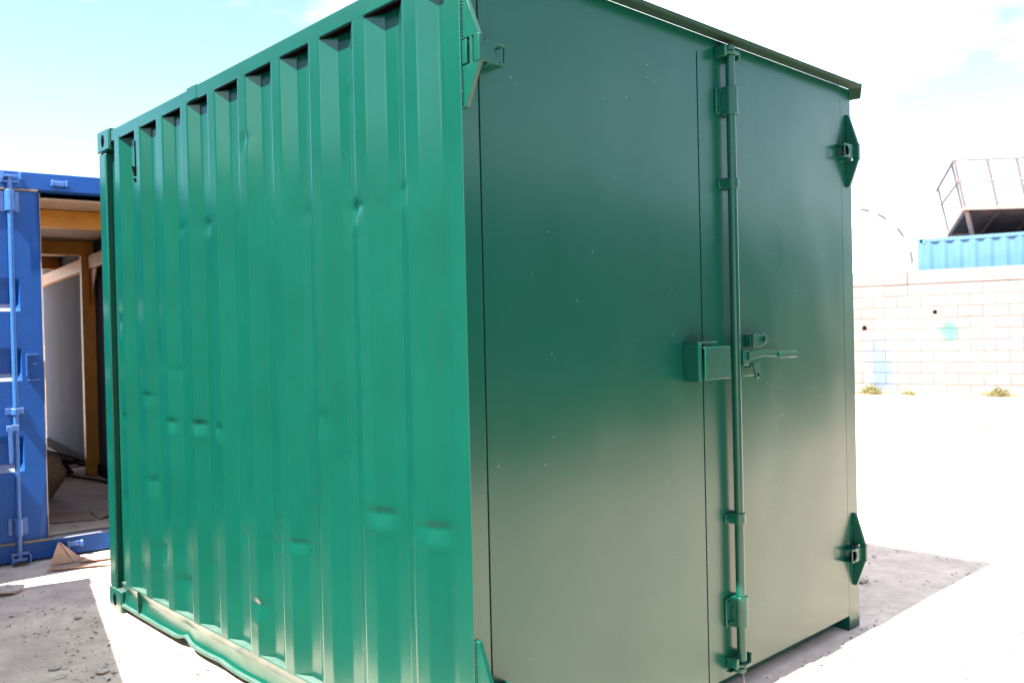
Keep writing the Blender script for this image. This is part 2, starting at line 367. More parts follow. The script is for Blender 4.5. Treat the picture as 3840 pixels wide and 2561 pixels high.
bx("door_seal", m_black, G, 1.1757, 1.1833, 0.004, 0.05, 0.15, 2.505, bevel=0); bx("door_seal", m_black, G, 0.0668, 0.0713, 0.004, 0.05, 0.08, 2.505, bevel=0)
bx("door_backing", m_black, G, 0.068, W-.105, 0.052, 0.054, 0.09, 2.50, bevel=0)
# eave flashing over the doors
ev = MB()
ev.prism([(0.0, 2.580), (-0.058, 2.5745), (-0.062, 2.5765), (-0.062, 2.585), (-0.065, 2.585), (-0.066, 2.573), (-0.060, 2.5695), (0.0, 2.5768)], 0, -0.012, 2.425)
ev.add([(2.425, 0.0, 2.579), (2.425, -0.066, 2.574), (2.485, -0.030, 2.535), (2.485, 0.03, 2.537), (2.425, 0.0, 2.583), (2.425, -0.066, 2.592), (2.485, -0.030, 2.541), (2.485, 0.03, 2.541)],
       [(0,3,2,1),(4,5,6,7),(0,1,5,4),(1,2,6,5),(2,3,7,6),(3,0,4,7)])
ev.build("eave_flashing", m_eave, G)
# hinges
def hinge(mirror, dz):
    h = bpy.data.objects.new("hinge", None); C.objects.link(h); h.parent = G; h.empty_display_size = .05
    def fx(a, b):
        return (a, b) if not mirror else (W-b-.028, W-a-.028)
    x0, x1 = fx(0.006, 0.022); ph = 0.058 if mirror else 0.074
    MB().prism([(0.0, 2.302+dz), (-ph, 2.302+dz), (-0.014, 2.444+dz), (0.0, 2.448+dz)], 0, x0, x1).build("gusset_plate", m_fit, h, bevel=0.002)
    MB().prism([(0.0, 2.226+dz), (-ph, 2.226+dz), (-0.014, 2.106+dz), (0.0, 2.102+dz)], 0, x0, x1).build("gusset_plate", m_fit, h, bevel=0.002)
    k = MB(); a0, a1 = fx(0.0045, 0.0235)
    k.box(a0, a1, -ph-.004, -ph+.022, 2.224+dz, 2.304+dz); k.box(a0, a1, -0.022, 0.0, 2.228+dz, 2.300+dz)
    k.build("knuckle", m_fit, h, bevel=0.003)
    MB().tube([(sum(fx(.012, .016))/2, -0.037, 2.215+dz), (sum(fx(.012, .016))/2, -0.037, 2.313+dz)], 0.0085, 10).build("hinge_pin", m_fit, h, smooth=40)
    s = MB(); y0, y1 = -ph+.014, -ph+.021; xa, xb = 0.0245, 0.125
    arc = [(0.098-0.020*math.cos(t), 2.264+0.022*math.sin(t)) for t in np.linspace(-1.5, 1.5, 9)]
    pol = [(xa, 2.233), (0.100, 2.233)]+arc+[(0.100, 2.295), (xa, 2.295)]
    s.prism([((x if not mirror else W-x-.028), z+dz) for x, z in pol], 1, y0, y1)
    for (p0, p1, q0, q1) in ((.1005, xb, 2.233, 2.241), (.1005, xb, 2.287, 2.295), (xb-.006, xb, 2.2412, 2.2868)):
        c0, c1 = fx(p0, p1); s.box(c0, c1, y0, y1, q0+dz, q1+dz)
    b0, b1 = fx(xa, xb)
    s.box(b0, b1, -ph+.0212, -0.002, 2.2895+dz, 2.2945+dz); s.box(b0, b1, -ph+.0212, -0.002, 2.2335+dz, 2.2385+dz)
    s.build("strap", m_fit, h, bevel=0.0015)
    for yy in (-ph+.029, -0.018):
        MB().tube([(sum(fx(.05, .07))/2, yy, 2.296+dz), (sum(fx(.05, .07))/2, yy, 2.302+dz)], 0.007, 8).build("bolt", m_fit, h, smooth=40)
        MB().tube([(sum(fx(.05, .07))/2, yy, 2.226+dz), (sum(fx(.05, .07))/2, yy, 2.232+dz)], 0.007, 8).build("bolt", m_fit, h, smooth=40)
    # lumpy weld beads along the foot of the plates
    wb = MB()
    for za, zb in ((2.305, 2.444), (2.106, 2.222)):
        for z in np.arange(za, zb, 0.009):
            for side in (fx(0.003, 0.006), fx(0.022, 0.025)):
                c = Vector((sum(side)/2, -0.003, z+dz)); r = random.uniform(.003, .0048)
                wb.add([c+Vector(d)*r for d in ((1,0,0),(-1,0,0),(0,1,0),(0,-1,0),(0,0,1),(0,0,-1))], [(0,2,4),(2,1,4),(1,3,4),(3,0,4),(2,0,5),(1,2,5),(3,1,5),(0,3,5)])
    tag(wb.build("weld_bead", m_fit, h, smooth=80), kind="stuff")
for mir in (False, True):
    for dz in (0.0, -1.897): hinge(mir, dz)
# lock rod
RX, RY = 1.356, -0.034
rodg = bpy.data.objects.new("lock_rod", None); C.objects.link(rodg); rodg.parent = G; rodg.empty_display_size = .05
MB().tube([(RX, RY, 0.135), (RX, RY, 2.548)], 0.0185, 20).build("rod", m_fit, rodg, smooth=40)
def bearing(z0, z1, big):
    b = MB(); r = 0.028 if big else 0.0255
    ring = [(RX+r*math.cos(t), RY+r*math.sin(t)) for t in np.linspace(math.pi*0.93, 2.07*math.pi, 14)]
    b.prism([(RX-r-.002, -0.004)]+ring+[(RX+r+.002, -0.004)], 2, z0, z1)
    fl = 0.036 if big else 0.030
    b.box(RX-r-fl, RX-r-.0025, -0.009, -0.001, z0+.004, z1-.004); b.box(RX+r+.0025, RX+r+fl*.5, -0.009, -0.001, z0+.004, z1-.004)
    o = b.build("bearing_bracket", m_fit, rodg, bevel=0.0025)
    for z in ((z0+.02, z1-.02) if big else ((z0+z1)/2,)):
        MB().tube([(RX-r-fl*.55, -0.008, z), (RX-r-fl*.55, -0.018, z)], 0.0075, 6).build("bolt", m_fit, o, smooth=30)
bearing(2.283, 2.392, True); bearing(1.994, 2.036, False); bearing(0.676, 0.718, False); bearing(0.268, 0.388, True)
def cam_end(z, s):
    c = MB()
    c.prism([(RX-.030, RY+.030), (RX-.040, RY-.005), (RX-.018, RY-.030), (RX+.022, RY-.028), (RX+.034, RY-.004), (RX+.020, RY+.026)], 2, z, z+s*.014)
    c.prism([(RX-.022, RY+.030), (RX-.040, RY+.008), (RX-.034, RY-.02), (RX-.012, RY-.026), (RX-.008, RY+.02)], 2, z+s*.016, z+s*.034)
    c.tube([(RX, RY, z-s*.03), (RX, RY, z+s*.042)], 0.0155, 14)
    c.build("cam", m_fit, rodg, bevel=0.003)
    k = MB()
    k.box(RX-.062, RX-.046, -.052, -.001, z-.012, z+.03); k.box(RX+.040, RX+.052, -.050, -.001, z-.012, z+.026); k.box(RX-.0455, RX+.0395, -.012, -.001, z+s*.036-.004, z+s*.036+.004)
    k.build("cam_keeper", m_fit, G, bevel=0.004)
cam_end(2.515, 1); cam_end(0.128, -1)
# handle with hub and catch
hd = MB()
hd.box(RX+.021, RX+.060, RY-.022, RY+.016, 1.296, 1.358); hd.box(RX+.0605, RX+.075, RY-.016, RY+.010, 1.302, 1.352)
hd.build("handle_hub", m_fit, rodg, bevel=0.003)
hl = MB(); hl.prism([(RX+.050, 1.318), (RX+.16, 1.330), (RX+.27, 1.324), (RX+.38, 1.316), (RX+.40, 1.320), (RX+.40, 1.340), (RX+.27, 1.346), (RX+.16, 1.358), (RX+.050, 1.350)], 1, RY-.030, RY-.0225)
hl.build("handle", m_fit, rodg, bevel=0.002)
MB().box(RX+.27, RX+.41, RY-.038, RY-.0305, 1.318, 1.345).build("handle_grip", m_fit, rodg, bevel=0.003)
ct = bpy.data.objects.new("handle_catch", None); C.objects.link(ct); ct.parent = G; ct.empty_display_size = .05
bx("catch_plate", m_fit, ct, RX+.085, RX+.175, -.008, -.001, 1.250, 1.425, bevel=0.003)
cc = MB(); cc.prism([(RX+.10, 1.366), (RX+.165, 1.366), (RX+.20, 1.384), (RX+.205, 1.412), (RX+.18, 1.428), (RX+.155, 1.418), (RX+.10, 1.424)], 1, -.052, -.040)
cc.box(RX+.10, RX+.112, -.0395, -.0085, 1.37, 1.42); cc.build("catch_hook", m_fit, ct, bevel=0.003)
MB().tube([(RX+.182, -.053, 1.398), (RX+.182, -.064, 1.398)], 0.013, 12).build("rivet", m_fit, ct, bevel=.002)
c2 = MB(); c2.prism([(RX+.10, 1.306), (RX+.15, 1.306), (RX+.155, 1.27), (RX+.145, 1.240), (RX+.125, 1.240), (RX+.118, 1.268)], 1, -.050, -.039)
c2.box(RX+.10, RX+.112, -.0385, -.0085, 1.285, 1.305); c2.build("padlock_eye", m_fit, ct, bevel=0.003)
MB().tube([(RX+.134, -.0515, 1.256), (RX+.134, -.0505, 1.256)], 0.006, 10).build("eye_hole", m_black, ct)
# lock box
lb = bpy.data.objects.new("lock_box", None); C.objects.link(lb); lb.parent = G; lb.empty_display_size = .05
b = MB(); b.box(1.056, 1.061, -.070, -.001, 1.250, 1.392); b.box(1.0615, 1.160, -.006, -.001, 1.252, 1.386); b.box(1.0555, 1.175, -.070, -.001, 1.3925, 1.398); b.box(1.0615, 1.072, -.072, -.066, 1.252, 1.3915)
b.build("housing", m_fit, lb, bevel=0.0015)
b = MB(); b.box(1.080, 1.246, -.082, -.076, 1.256, 1.378); b.box(1.080, 1.246, -.0755, -.010, 1.3725, 1.378); b.box(1.241, 1.246, -.0755, -.018, 1.256, 1.372)
b.build("lid", m_fit, lb, bevel=0.002)
# dangling wire under the lower cam
MB().tube([(RX-.02, -.05, .118), (RX-.018, -.053, .06), (RX-.022, -.055, .006)], 0.0018, 5).build("wire", m_rail, G)

# ------------------------------------------------------------------ blue container behind, right leaf open
BR = rad(-7.0)
B = empty("blue_container", (-0.14, 4.52, 0.0), BR)
tag(B, "blue shipping container with one door open onto an orange framed interior", "container")
bl_t0, bl_t1 = -1.0, 1.42; BL = 6.06
bx("header", m_blue, B, bl_t0, bl_t1, 0.0, .12, 2.475, 2.590)
bx("roof", m_blue, B, bl_t0+.061, bl_t1-.061, .121, BL-.121, 2.555, 2.575)
for x_ in (bl_t0, bl_t1-.06): bx("top_rail", m_blue, B, x_, x_+.06, .121, BL-.121, 2.50, 2.59)
bx("sill", m_blue, B, bl_t0, bl_t1, 0.0, .12, 0.012, 0.128)
for t0 in (bl_t0, bl_t1-.09): bx("corner_post", m_blue, B, t0, t0+.09, .005, .12, .1285, 2.4745)
for t0 in (bl_t0, bl_t1-.09): bx("corner_post", m_blue, B, t0, t0+.09, BL-.12, BL, .012, 2.590)
corr_sheet("side_panel", m_blue, B, BL-.24, .13, 2.55, .28, .035, lambda y, x, z: (bl_t0+x, y+.12, z))
corr_sheet("side_panel", m_blue, B, BL-.24, .13, 2.55, .28, .035, lambda y, x, z: (bl_t1-x, y+.12, z))
bx("header", m_blue, B, bl_t0+.09, bl_t1-.09, BL-.12, BL, 2.475, 2.590); bx("sill", m_blue, B, bl_t0+.09, bl_t1-.09, BL-.12, BL, .012, .128)  # rear end left open, out of view, to let light onto the lining
for x_ in (bl_t0+.04, bl_t1-.1): bx("bottom_rail", m_blue, B, x_, x_+.06, .121, BL-.121, .012, .128)
# interior
for k in range(5):
    y0 = .13+k*1.16
    bx("floor_sheet", m_ply, B, bl_t0+.11, bl_t1-.11, y0, y0+1.152, .130, .150+.004*(k % 2), bevel=.002)
for k in range(5):
    y0 = .13+k*1.16
    bx("ceiling_board", m_ceil, B, bl_t0+.10, bl_t1-.10, y0, y0+1.15, 2.43, 2.445, bevel=.002)
for k in range(5):
    y0 = .35+k*1.12
    bx("lining_sheet", m_lining, B, 1.072, 1.087, y0, y0+1.112, .156, 2.425, bevel=.002)
bx("lining_sheet", m_lining, B, bl_t0+.085, bl_t0+.095, .35, BL-.17, .156, 2.425, bevel=.002)
for y0 in (.56, 2.72, 4.6): bx("roof_beam", m_orange, B, bl_t0+.10, 1.070, y0, y0+.08, 2.295, 2.425)
for y0 in (2.72,): bx("frame_post", m_orange, B, .955, 1.070, y0-.002, y0+.10, .156, 2.29)
bx("wall_beam", m_orange, B, 1.00, 1.070, .65, 2.715, 2.16, 2.285); bx("wall_beam", m_orange, B, 1.00, 1.070, 2.825, 5.8, 2.16, 2.285)
for (a, s) in ((2.825, 1), (2.712, -1)):
    MB().prism([(a, 2.155), (a+s*.34, 2.155), (a, 1.80)], 0, 1.02, 1.032).build("gusset_plate", m_orange, B)
bx("kick_strip", m_dark, B, 1.050, 1.071, .36, 5.8, .156, .26, bevel=.003)
# closed left leaf with three long recesses
def blue_leaf():
    x0, x1 = bl_t0+.02, .222; zb, zt = .142, 2.462
    rec = [(1.665, 1.885), (1.205, 1.425), (.605, .845)]
    zs = {zb, zt}; 
    for a, c in rec: zs |= {a-.006, a, a+.048, a+.054, c-.054, c-.048, c, c+.006}
    zs = sorted(zs)
    xs = [x0, x0+.10, x0+.106, x0+.13, x0+.136]+[.10-.036, .10-.03, .10-.006, .10, .16, x1]
    def dep(x, z):
        dz = 0
        for a, c in rec:
            if a <= z <= c: dz = min(1, (z-a)/.048, (c-z)/.048)
        dx = max(0, min(1, (x-x0-.106)/.024, (.10-.006-x)/.024))
        return .036*min(max(dz, 0), 1)*(1 if dx >= 1 else dx)
    v = [(x, .012+dep(x, z), z) for z in zs for x in xs]; n_ = len(xs)
    f = [(j*n_+i, j*n_+i+1, (j+1)*n_+i+1, (j+1)*n_+i) for j in range(len(zs)-1) for i in range(n_-1)]
    b0 = len(v); v += [(x0, .075, zb), (x1, .075, zb), (x1, .075, zt), (x0, .075, zt)]
    t = (len(zs)-1)*n_
    f += [(n_-1, b0+1, b0+2, t+n_-1), ]
    f += [tuple([b0+3, b0+2, b0+1, b0])]
    me = bpy.data.meshes.new("door"); me.from_pydata(v, [], f)
    for p in me.polygons: p.use_smooth = True
    me.set_sharp_from_angle(angle=rad(30)); me.materials.append(m_blue); return link("door", me, B)
leaf = blue_leaf()
bx("gasket", m_gasket, leaf, bl_t0+.02, .215, -.008, .03, 2.463, 2.474, bevel=.002)
bx("gasket", m_gasket, leaf, bl_t0+.02, .245, -.014, .03, .1285, .1415, bevel=.002)
bx("gasket", m_gasket, leaf, .2225, .228, .010, .06, .15, 2.455, bevel=.002)
BRX, BRY = .045, -.045
MB().tube([(BRX, BRY, .03), (BRX, BRY, 2.555)], .0165, 14).build("lock_rod", m_bluerod, leaf, smooth=40)
for z0, z1, rr in ((2.32, 2.455, .028), (.985, 1.025, .024), (.19, .30, .028)):
    k = MB(); ring = [(BRX+rr*math.cos(t), BRY+rr*math.sin(t)) for t in np.linspace(math.pi, 2*math.pi, 9)]
    k.prism([(BRX-rr, .011)]+ring+[(BRX+rr, .011)], 2, z0, z1); k.box(BRX-rr-.03, BRX-rr-.001, .004, .0115, z0, z1); k.box(BRX+rr+.001, BRX+rr+.03, .004, .0115, z0, z1)
    o = k.build("bearing_bracket", m_bluerod, leaf, bevel=.002)
for z in (2.545, .035):
    k = MB(); s = 1 if z > 1 else -1
    k.prism([(BRX-.04, BRY+.03), (BRX-.04, BRY-.03), (BRX+.04, BRY-.03), (BRX+.05, BRY+.01)], 2, z-.008, z+.008)
    k.box(BRX-.05, BRX+.055, BRY-.01, -.002, z-s*.034-.006, z-s*.034+.006); k.box(BRX-.05, BRX-.036, BRY-.03, -.002, z-.024, z+.024); k.box(BRX+.053, BRX+.066, BRY-.03, -.002, z-.024, z+.024)
    k.build("cam_keeper", m_bluerod, leaf, bevel=.002)
for (t, z) in ((.343, 2.522), (.378, .082)):
    k = MB(); k.box(t-.05, t-.034, -.045, -.001, z-.02, z+.02); k.box(t+.034, t+.05, -.045, -.001, z-.02, z+.02); k.box(t-.0335, t+.0335, -.022, -.001, z-.016, z+.018)
    k.build("cam_keeper", m_bluerod, B, bevel=.004)
k = MB(); k.prism([(-.012, .915), (.028, .915), (.032, .88), (.020, .87), (.024, .76), (.018, .67), (.0, .67), (-.002, .76), (-.004, .87), (-.014, .88)], 1, -.064, -.050)
k.build("handle", m_bluerod, leaf, bevel=.003)
bx("handle_clamp", m_bluerod, leaf, .012, .060, -.074, -.066, .885, .92, bevel=.002)
k = MB(); k.box(.118, .123, -.03, .011, 1.235, 1.372); k.box(.118, .19, -.03, .011, 1.3725, 1.378); k.box(.126, .19, -.028, .011, 1.205, 1.212); k.tube([(.155, -.02, 1.315), (.180, -.02, 1.315)], .006, 8)
k.build("latch_box", m_bluerod, leaf, bevel=.0015)
casting(B, m_blue, bl_t1, 0.0, 2.476, -1, 1); casting(B, m_blue, bl_t1, 0.0, .004, -1, 1); casting(B, m_blue, bl_t0, 0.0, 2.476, 1, 1); casting(B, m_blue, bl_t0, 0.0, .004, 1, 1)

# things lying in the blue container
BM = Matrix.Translation((-0.14, 4.52, 0)) @ Matrix.Rotation(BR, 4, 'Z')
def inb(t, y, z=0.0): return BM @ Vector((t, y, z))
def lump(name, m, loc, rx, ry, rz, seed, label, cat, group=None, amp=.25, nseg=14, nring=9, flat=True):
    v = []; f = []
    for j in range(nring+1):
        th = math.pi*j/nring
        for i in range(nseg):
            ph = 2*math.pi*i/nseg; d = Vector((math.sin(th)*math.cos(ph), math.sin(th)*math.sin(ph), math.cos(th)))
            k = 1+amp*noise.noise(d*1.6+Vector((seed*3.1, seed, 0)))+amp*.4*noise.noise(d*4+Vector((seed, 0, seed)))
            p = Vector((d.x*rx*k, d.y*ry*k, rz+d.z*rz*k))
            if flat: p.z = max(p.z, 0)
            v.append(p)
    f = [(j*nseg+i, j*nseg+(i+1) % nseg, (j+1)*nseg+(i+1) % nseg, (j+1)*nseg+i) for j in range(nring) for i in range(nseg)]
    me = bpy.data.meshes.new(name); me.from_pydata(v, [], f)
    for p in me.polygons: p.use_smooth = True
    me.materials.append(m); o = link(name, me); o.location = loc; tag(o, label, cat, group); return o
lump("sack", m_sack, inb(.40, 1.55, .156), .16, .14, .19, 3, "crumpled brown sack just inside the blue container doorway", "sack", amp=.4)
hp = empty("scrap_heap", inb(.80, 3.1, .156), BR); tag(hp, "heap of dark offcuts on the floor of the blue container", "scrap")
for i in range(9):
    a = random.uniform(-.6, .6); x = random.uniform(-.3, .22); y = random.uniform(-.15, .2)
    MB().beam((x-.28*math.cos(a), y-.2*math.sin(a), .02+.03*i), (x+.28*math.cos(a), y+.2*math.sin(a), .015+.018*(9-i)*random.random()), .05, .02).build("offcut", m_dark if i % 3 else m_sack, hp)
k = MB().prism([(-.30, 0.0), (.10, 0.0), (.02, .10), (-.15, .24), (-.30, .26)], 1, -.1, .1).build("scrap_body", m_dark, hp, bevel=.02)
o = MB().tube([inb(.62, 2.95, .20), inb(.95, 2.2, .175), inb(1.05, 1.9, .168)], .012, 7).build("steel_bar", m_dark); tag(o, "thin dark bar lying on the floor behind the sack", "bar")
# torn paper on the floor edge inside
def sheet(name, m, pts, th, label, cat, group=None, sub=None):
    """thin folded sheet: list of quads (4 points each) given a thickness"""
    mb = MB()
    for q in pts:
        q = [Vector(p) for p in q]; nrm = (q[1]-q[0]).cross(q[2]-q[0]).normalized()*th
        n_ = len(q); mb.add(q+[p+nrm for p in q], [tuple(range(n_))[::-1], tuple(range(n_, 2*n_))]+[(i, (i+1) % n_, n_+(i+1) % n_, n_+i) for i in range(n_)])
    o = mb.build(name, m); tag(o, label, cat, group); return o
sheet("cardboard_sheet", m_card, [[inb(.30, .45, .158), inb(.58, .35, .158), inb(.60, .75, .160), inb(.33, .85, .158)], [inb(.605, .35, .158), inb(.72, .38, .196), inb(.70, .72, .185), inb(.605, .75, .160)]], .004, "curling cardboard sheet on the floor inside the blue doorway", "cardboard")
# cardboard on the ground before the sill
sheet("folded_cardboard", m_card, [[(.035, 4.31, .0), (.165, 4.27, .0), (.098, 4.345, .135)], [(.170, 4.268, .0), (.235, 4.31, .0), (.104, 4.345, .133)]], .004, "pointed torn cardboard scrap standing before the blue sill", "cardboard")
sheet("flat_cardboard", m_card, [[(.18, 4.22, .004), (.55, 4.12, .003), (.60, 4.30, .018), (.24, 4.34, .008)]], .004, "flat cardboard piece beside the green corner post", "cardboard")
sheet("cardboard_strip", m_card, [[(-.02, 4.16, .004), (.30, 4.02, .004), (.33, 4.06, .012), (.02, 4.22, .010)]], .003, "narrow cardboard strip in the sun before the blue container", "cardboard")

# ------------------------------------------------------------------ other containers
def container(name, label, m, loc, rz, ln=6.06, wd=2.438, ht=2.591, group=None, rows=2, k0=.2, pitch=.28):
    """origin at one bottom corner; length along local +X, width along local +Y (front long side at y=0)"""
    r = empty(name, loc, rz); tag(r, label, "container", group)
    corr_sheet("side_panel", m, r, ln-.22, .16, ht-.07, pitch, .036, lambda y, x, z: (y+.11, .004+x, z), k0=k0)
    corr_sheet("side_panel", m, r, ln-.22, .16, ht-.07, pitch, .036, lambda y, x, z: (y+.11, wd-.004-x, z), k0=k0)
    for e in (0, 1): corr_sheet("end_panel", m, r, wd-.2, .16, ht-.07, pitch, .036, lambda y, x, z: ((ln-.01-x) if e else .01+x, y+.1, z))
    bx("roof", m, r, .05, ln-.05, .05, wd-.05, ht-.04, ht-.02, bevel=0)
    for y0 in (0, wd-.06):
        bx("top_rail", m, r, .165, ln-.165, y0, y0+.06, ht-.082, ht-.012); bx("bottom_rail", m, r, .165, ln-.165, y0, y0+.06, .03, .17)
    for x0 in (0, ln-.06):
        bx("end_rail", m, r, x0, x0+.06, .185, wd-.185, ht-.082, ht-.012); bx("end_rail", m, r, x0, x0+.06, .185, wd-.185, .03, .17)
    for x0 in (0, ln-.11):
        for y0 in (0, wd-.11): bx("corner_post", m, r, x0, x0+.11, y0, y0+.11, .1185, ht-.1185)
    for x0, sx in ((0, 1), (ln, -1)):
        for y0, sy in ((0, 1), (wd, -1)):
            for z in (0.0, ht-.118):
                c = bx("corner_casting", m, r, *sorted((x0, x0+sx*.162)), *sorted((y0-sy*.003, y0+sy*.178)), z, z+.118, bevel=.006)
                ring = [(x0+sx*.075+.03*math.cos(t), z+.059+.036*math.sin(t)) for t in np.linspace(0, 2*math.pi, 13)[:-1]]
                MB().prism(ring, 1, y0-sy*.006, y0+sy*.01).build("aperture", m_black, c)
    return r
# long container left of the camera whose shadow crosses the yard
dvx, dvy = -.231, -.973
ang = math.atan2(-dvy, -dvx)              # local +X runs towards the far end
gc = container("grey_container", "grey container standing to the left of the green one, shading the yard", m_greyc, (0, 0, 0), 0)
gc.rotation_euler = (0, 0, ang)
# its long front side (y=0) faces +X after turning: shift so that the far top corner stands at (-1.505, 3.81)
gc.location = Matrix.Rotation(ang, 3, 'Z') @ Vector((-6.06, 0, 0))+Vector((-1.505, 3.81, 0))

# neighbour left of the blue container: its shadow runs along the blue sill
nb_ = container("navy_container", "navy container left of the blue one, outside the view", mat("navy_container_side_paint", (0.020, 0.035, 0.065), 0.5, var=.2), (0, 0, 0), 0)
nb_.rotation_euler = (0, 0, math.pi/2); nb_.location = (-1.36, 4.08, 0)
for nm, lab, z_ in (("added_stack_lower", "dark green container at the bottom of the added, unseen stack left of the navy one", 0.0), ("added_stack_upper", "near black container on top of the added, unseen stack left of the navy one", 2.592)):
    c_ = container(nm, lab, m_teal if z_ == 0 else m_navy, (-3.95, 4.2, z_), math.pi/2)  # dark stack added out of view for the green ribs to mirror

# ------------------------------------------------------------------ block wall on the right
w0 = Vector((16.297, 6.581, 0)); we = Vector((0.21916, -0.97569, 0)); wb_ = Vector((0.97569, 0.21916, 0))    # along, away from camera
WA = math.atan2(we.y, we.x)
BWm = bpy.data.materials.new("painted_concrete_block"); BWm.use_nodes = True
def block_material():
    t = BWm.node_tree; b = t.nodes["Principled BSDF"]; Lk = t.links.new
    b.inputs["Roughness"].default_value = .95; b.inputs["Specular IOR Level"].default_value = .2
    oi = N(t, "ShaderNodeObjectInfo"); geo = N(t, "ShaderNodeNewGeometry")
    nz1 = N(t, "ShaderNodeTexNoise"); nz1.inputs["Scale"].default_value = 9; nz1.inputs["Detail"].default_value = 8; Lk(geo.outputs["Position"], nz1.inputs["Vector"])
    ad = N(t, "ShaderNodeMath", operation='ADD'); Lk(oi.outputs["Random"], ad.inputs[0]); Lk(nz1.outputs["Fac"], ad.inputs[1])
    rp = N(t, "ShaderNodeValToRGB"); rp.color_ramp.elements[0].position = .3; rp.color_ramp.elements[0].color = (.128, .108, .100, 1)
    rp.color_ramp.elements[1].position = .95; rp.color_ramp.elements[1].color = (.168, .153, .142, 1)
    Lk(ad.outputs[0], rp.inputs[0]); cur = rp.outputs[0]
    def spray(s, z, rs, rz, col, seed, amt):
        nonlocal cur
        c = w0+we*s; cx, cy = c.x, c.y
        vm = N(t, "ShaderNodeVectorMath", operation='SUBTRACT'); Lk(geo.outputs["Position"], vm.inputs[0]); vm.inputs[1].default_value = (cx, cy, z)
        dt = N(t, "ShaderNodeVectorMath", operation='DOT_PRODUCT'); Lk(vm.outputs[0], dt.inputs[0]); dt.inputs[1].default_value = (we.x/rs, we.y/rs, 0)
        dz = N(t, "ShaderNodeVectorMath", operation='DOT_PRODUCT'); Lk(vm.outputs[0], dz.inputs[0]); dz.inputs[1].default_value = (0, 0, 1/rz)
        a = N(t, "ShaderNodeMath", operation='POWER'); Lk(dt.outputs["Value"], a.inputs[0]); a.inputs[1].default_value = 2
        c2_ = N(t, "ShaderNodeMath", operation='POWER'); Lk(dz.outputs["Value"], c2_.inputs[0]); c2_.inputs[1].default_value = 2
        sm = N(t, "ShaderNodeMath", operation='ADD'); Lk(a.outputs[0], sm.inputs[0]); Lk(c2_.outputs[0], sm.inputs[1])
        nn = N(t, "ShaderNodeTexNoise"); nn.inputs["Scale"].default_value = 5+seed; nn.inputs["Detail"].default_value = 4; Lk(geo.outputs["Position"], nn.inputs["Vector"])
        s2 = N(t, "ShaderNodeMath", operation='ADD'); Lk(sm.outputs[0], s2.inputs[0]); Lk(nn.outputs["Fac"], s2.inputs[1])
        mr = N(t, "ShaderNodeMapRange", interpolation_type='SMOOTHSTEP'); mr.inputs[1].default_value = 2.0; mr.inputs[2].default_value = .35; mr.inputs[3].default_value = 0; mr.inputs[4].default_value = amt; Lk(s2.outputs[0], mr.inputs[0])
        m_ = N(t, "ShaderNodeMix", data_type='RGBA'); Lk(mr.outputs[0], m_.inputs["Factor"]); Lk(cur, m_.inputs["A"]); m_.inputs["B"].default_value = (*col, 1); cur = m_.outputs["Result"]
    spray(.46, .90, .34, .40, (.060,.115,.18), 0, .65); spray(.50, .40, .28, .36, (.045,.110,.19), 1, .7)
    spray(1.77, 1.27, .22, .28, (.035,.14,.11), 2, .85); spray(1.38, 1.14, .25, .10, (.09,.18,.145), 3, .6); spray(2.75, 1.06, .16, .14, (.135,.12,.18), 2, .7)
    Lk(cur, b.inputs["Base Color"])
    bp = N(t, "ShaderNodeBump"); bp.inputs["Distance"].default_value = .004; n5 = N(t, "ShaderNodeTexNoise"); n5.inputs["Scale"].default_value = 45; Lk(geo.outputs["Position"], n5.inputs["Vector"]); Lk(n5.outputs["Fac"], bp.inputs["Height"]); Lk(bp.outputs[0], b.inputs["Normal"])
block_material()
BWALL = empty("block_wall", w0-we*1.9, WA); tag(BWALL, "long pale concrete block wall with pinkish capping beam", "wall")
WLEN = 8.6; BLW, BLH = .45, .2245
bx("mortar_bed", m_mortar, BWALL, 0, WLEN, .012, .20, 0, 2.25, bevel=0)
def block_mesh(wd):
    return MB().box(0, wd, 0, .05, 0, BLH-.010).build("block", BWm, bevel=.006, mesh_only=True)
full = block_mesh(BLW-.010); half = block_mesh(BLW/2-.010)
for r_ in range(10):
    x = 0.0
    if r_ % 2:
        o = link("block", half, BWALL); o.location = (0, random.uniform(-.004, .004), .002+r_*BLH); x = BLW/2
    while x+BLW <= WLEN+.01:
        o = link("block", full, BWALL); o.location = (x, random.uniform(-.005, .005), .002+r_*BLH); x += BLW
    if x+BLW/2 <= WLEN+.02:
        o = link("block", half, BWALL); o.location = (x, 0, .002+r_*BLH)
xk = 0.0
for ln_ in (2.92, 2.6, 3.08):
    bx("capping_beam", m_cap, BWALL, xk, xk+ln_-.008, -.008+random.uniform(-.006, .006), .21, 2.2525, 2.515+random.uniform(-.01, .01), bevel=.012); xk += ln_
# footing lump of rendered concrete at the foot
bx("plinth", m_cap, BWALL, .3, WLEN, -.03, -.001-.008, -.02, .085, bevel=.01)
def weep(s, z, r):
    p = w0+we*s; 
    return p-w0+we*1.9
for s, z, r in ((1.517, 1.68, .036), (.165, 1.386, .045)):
    x = s+1.9
    MB().tube([(x, -.012, z), (x, .02, z)], r*1.12, 14).build("weep_pipe", m_rust if r > .04 else m_dark, BWALL, smooth=40)
    MB().tube([(x, -.0135, z), (x, -.0125, z)], r, 14).build("weep_hole", m_black, BWALL)
# raised yard behind the wall
bx("raised_yard", m_mortar, None, 0, 1, 0, 1, 0, 1, bevel=0)
ry_ = bpy.data.objects["raised_yard"]; me = ry_.data
pa = w0-we*40+wb_*.22; pb = w0+we*40+wb_*.22; pc = pb+wb_*60; pd = pa+wb_*60
for i, p in enumerate((pa, pb, pc, pd)):
    me.vertices[i].co = (p.x, p.y, -.02); me.vertices[i+4].co = (p.x, p.y, .62)
tag(ry_, kind="structure")
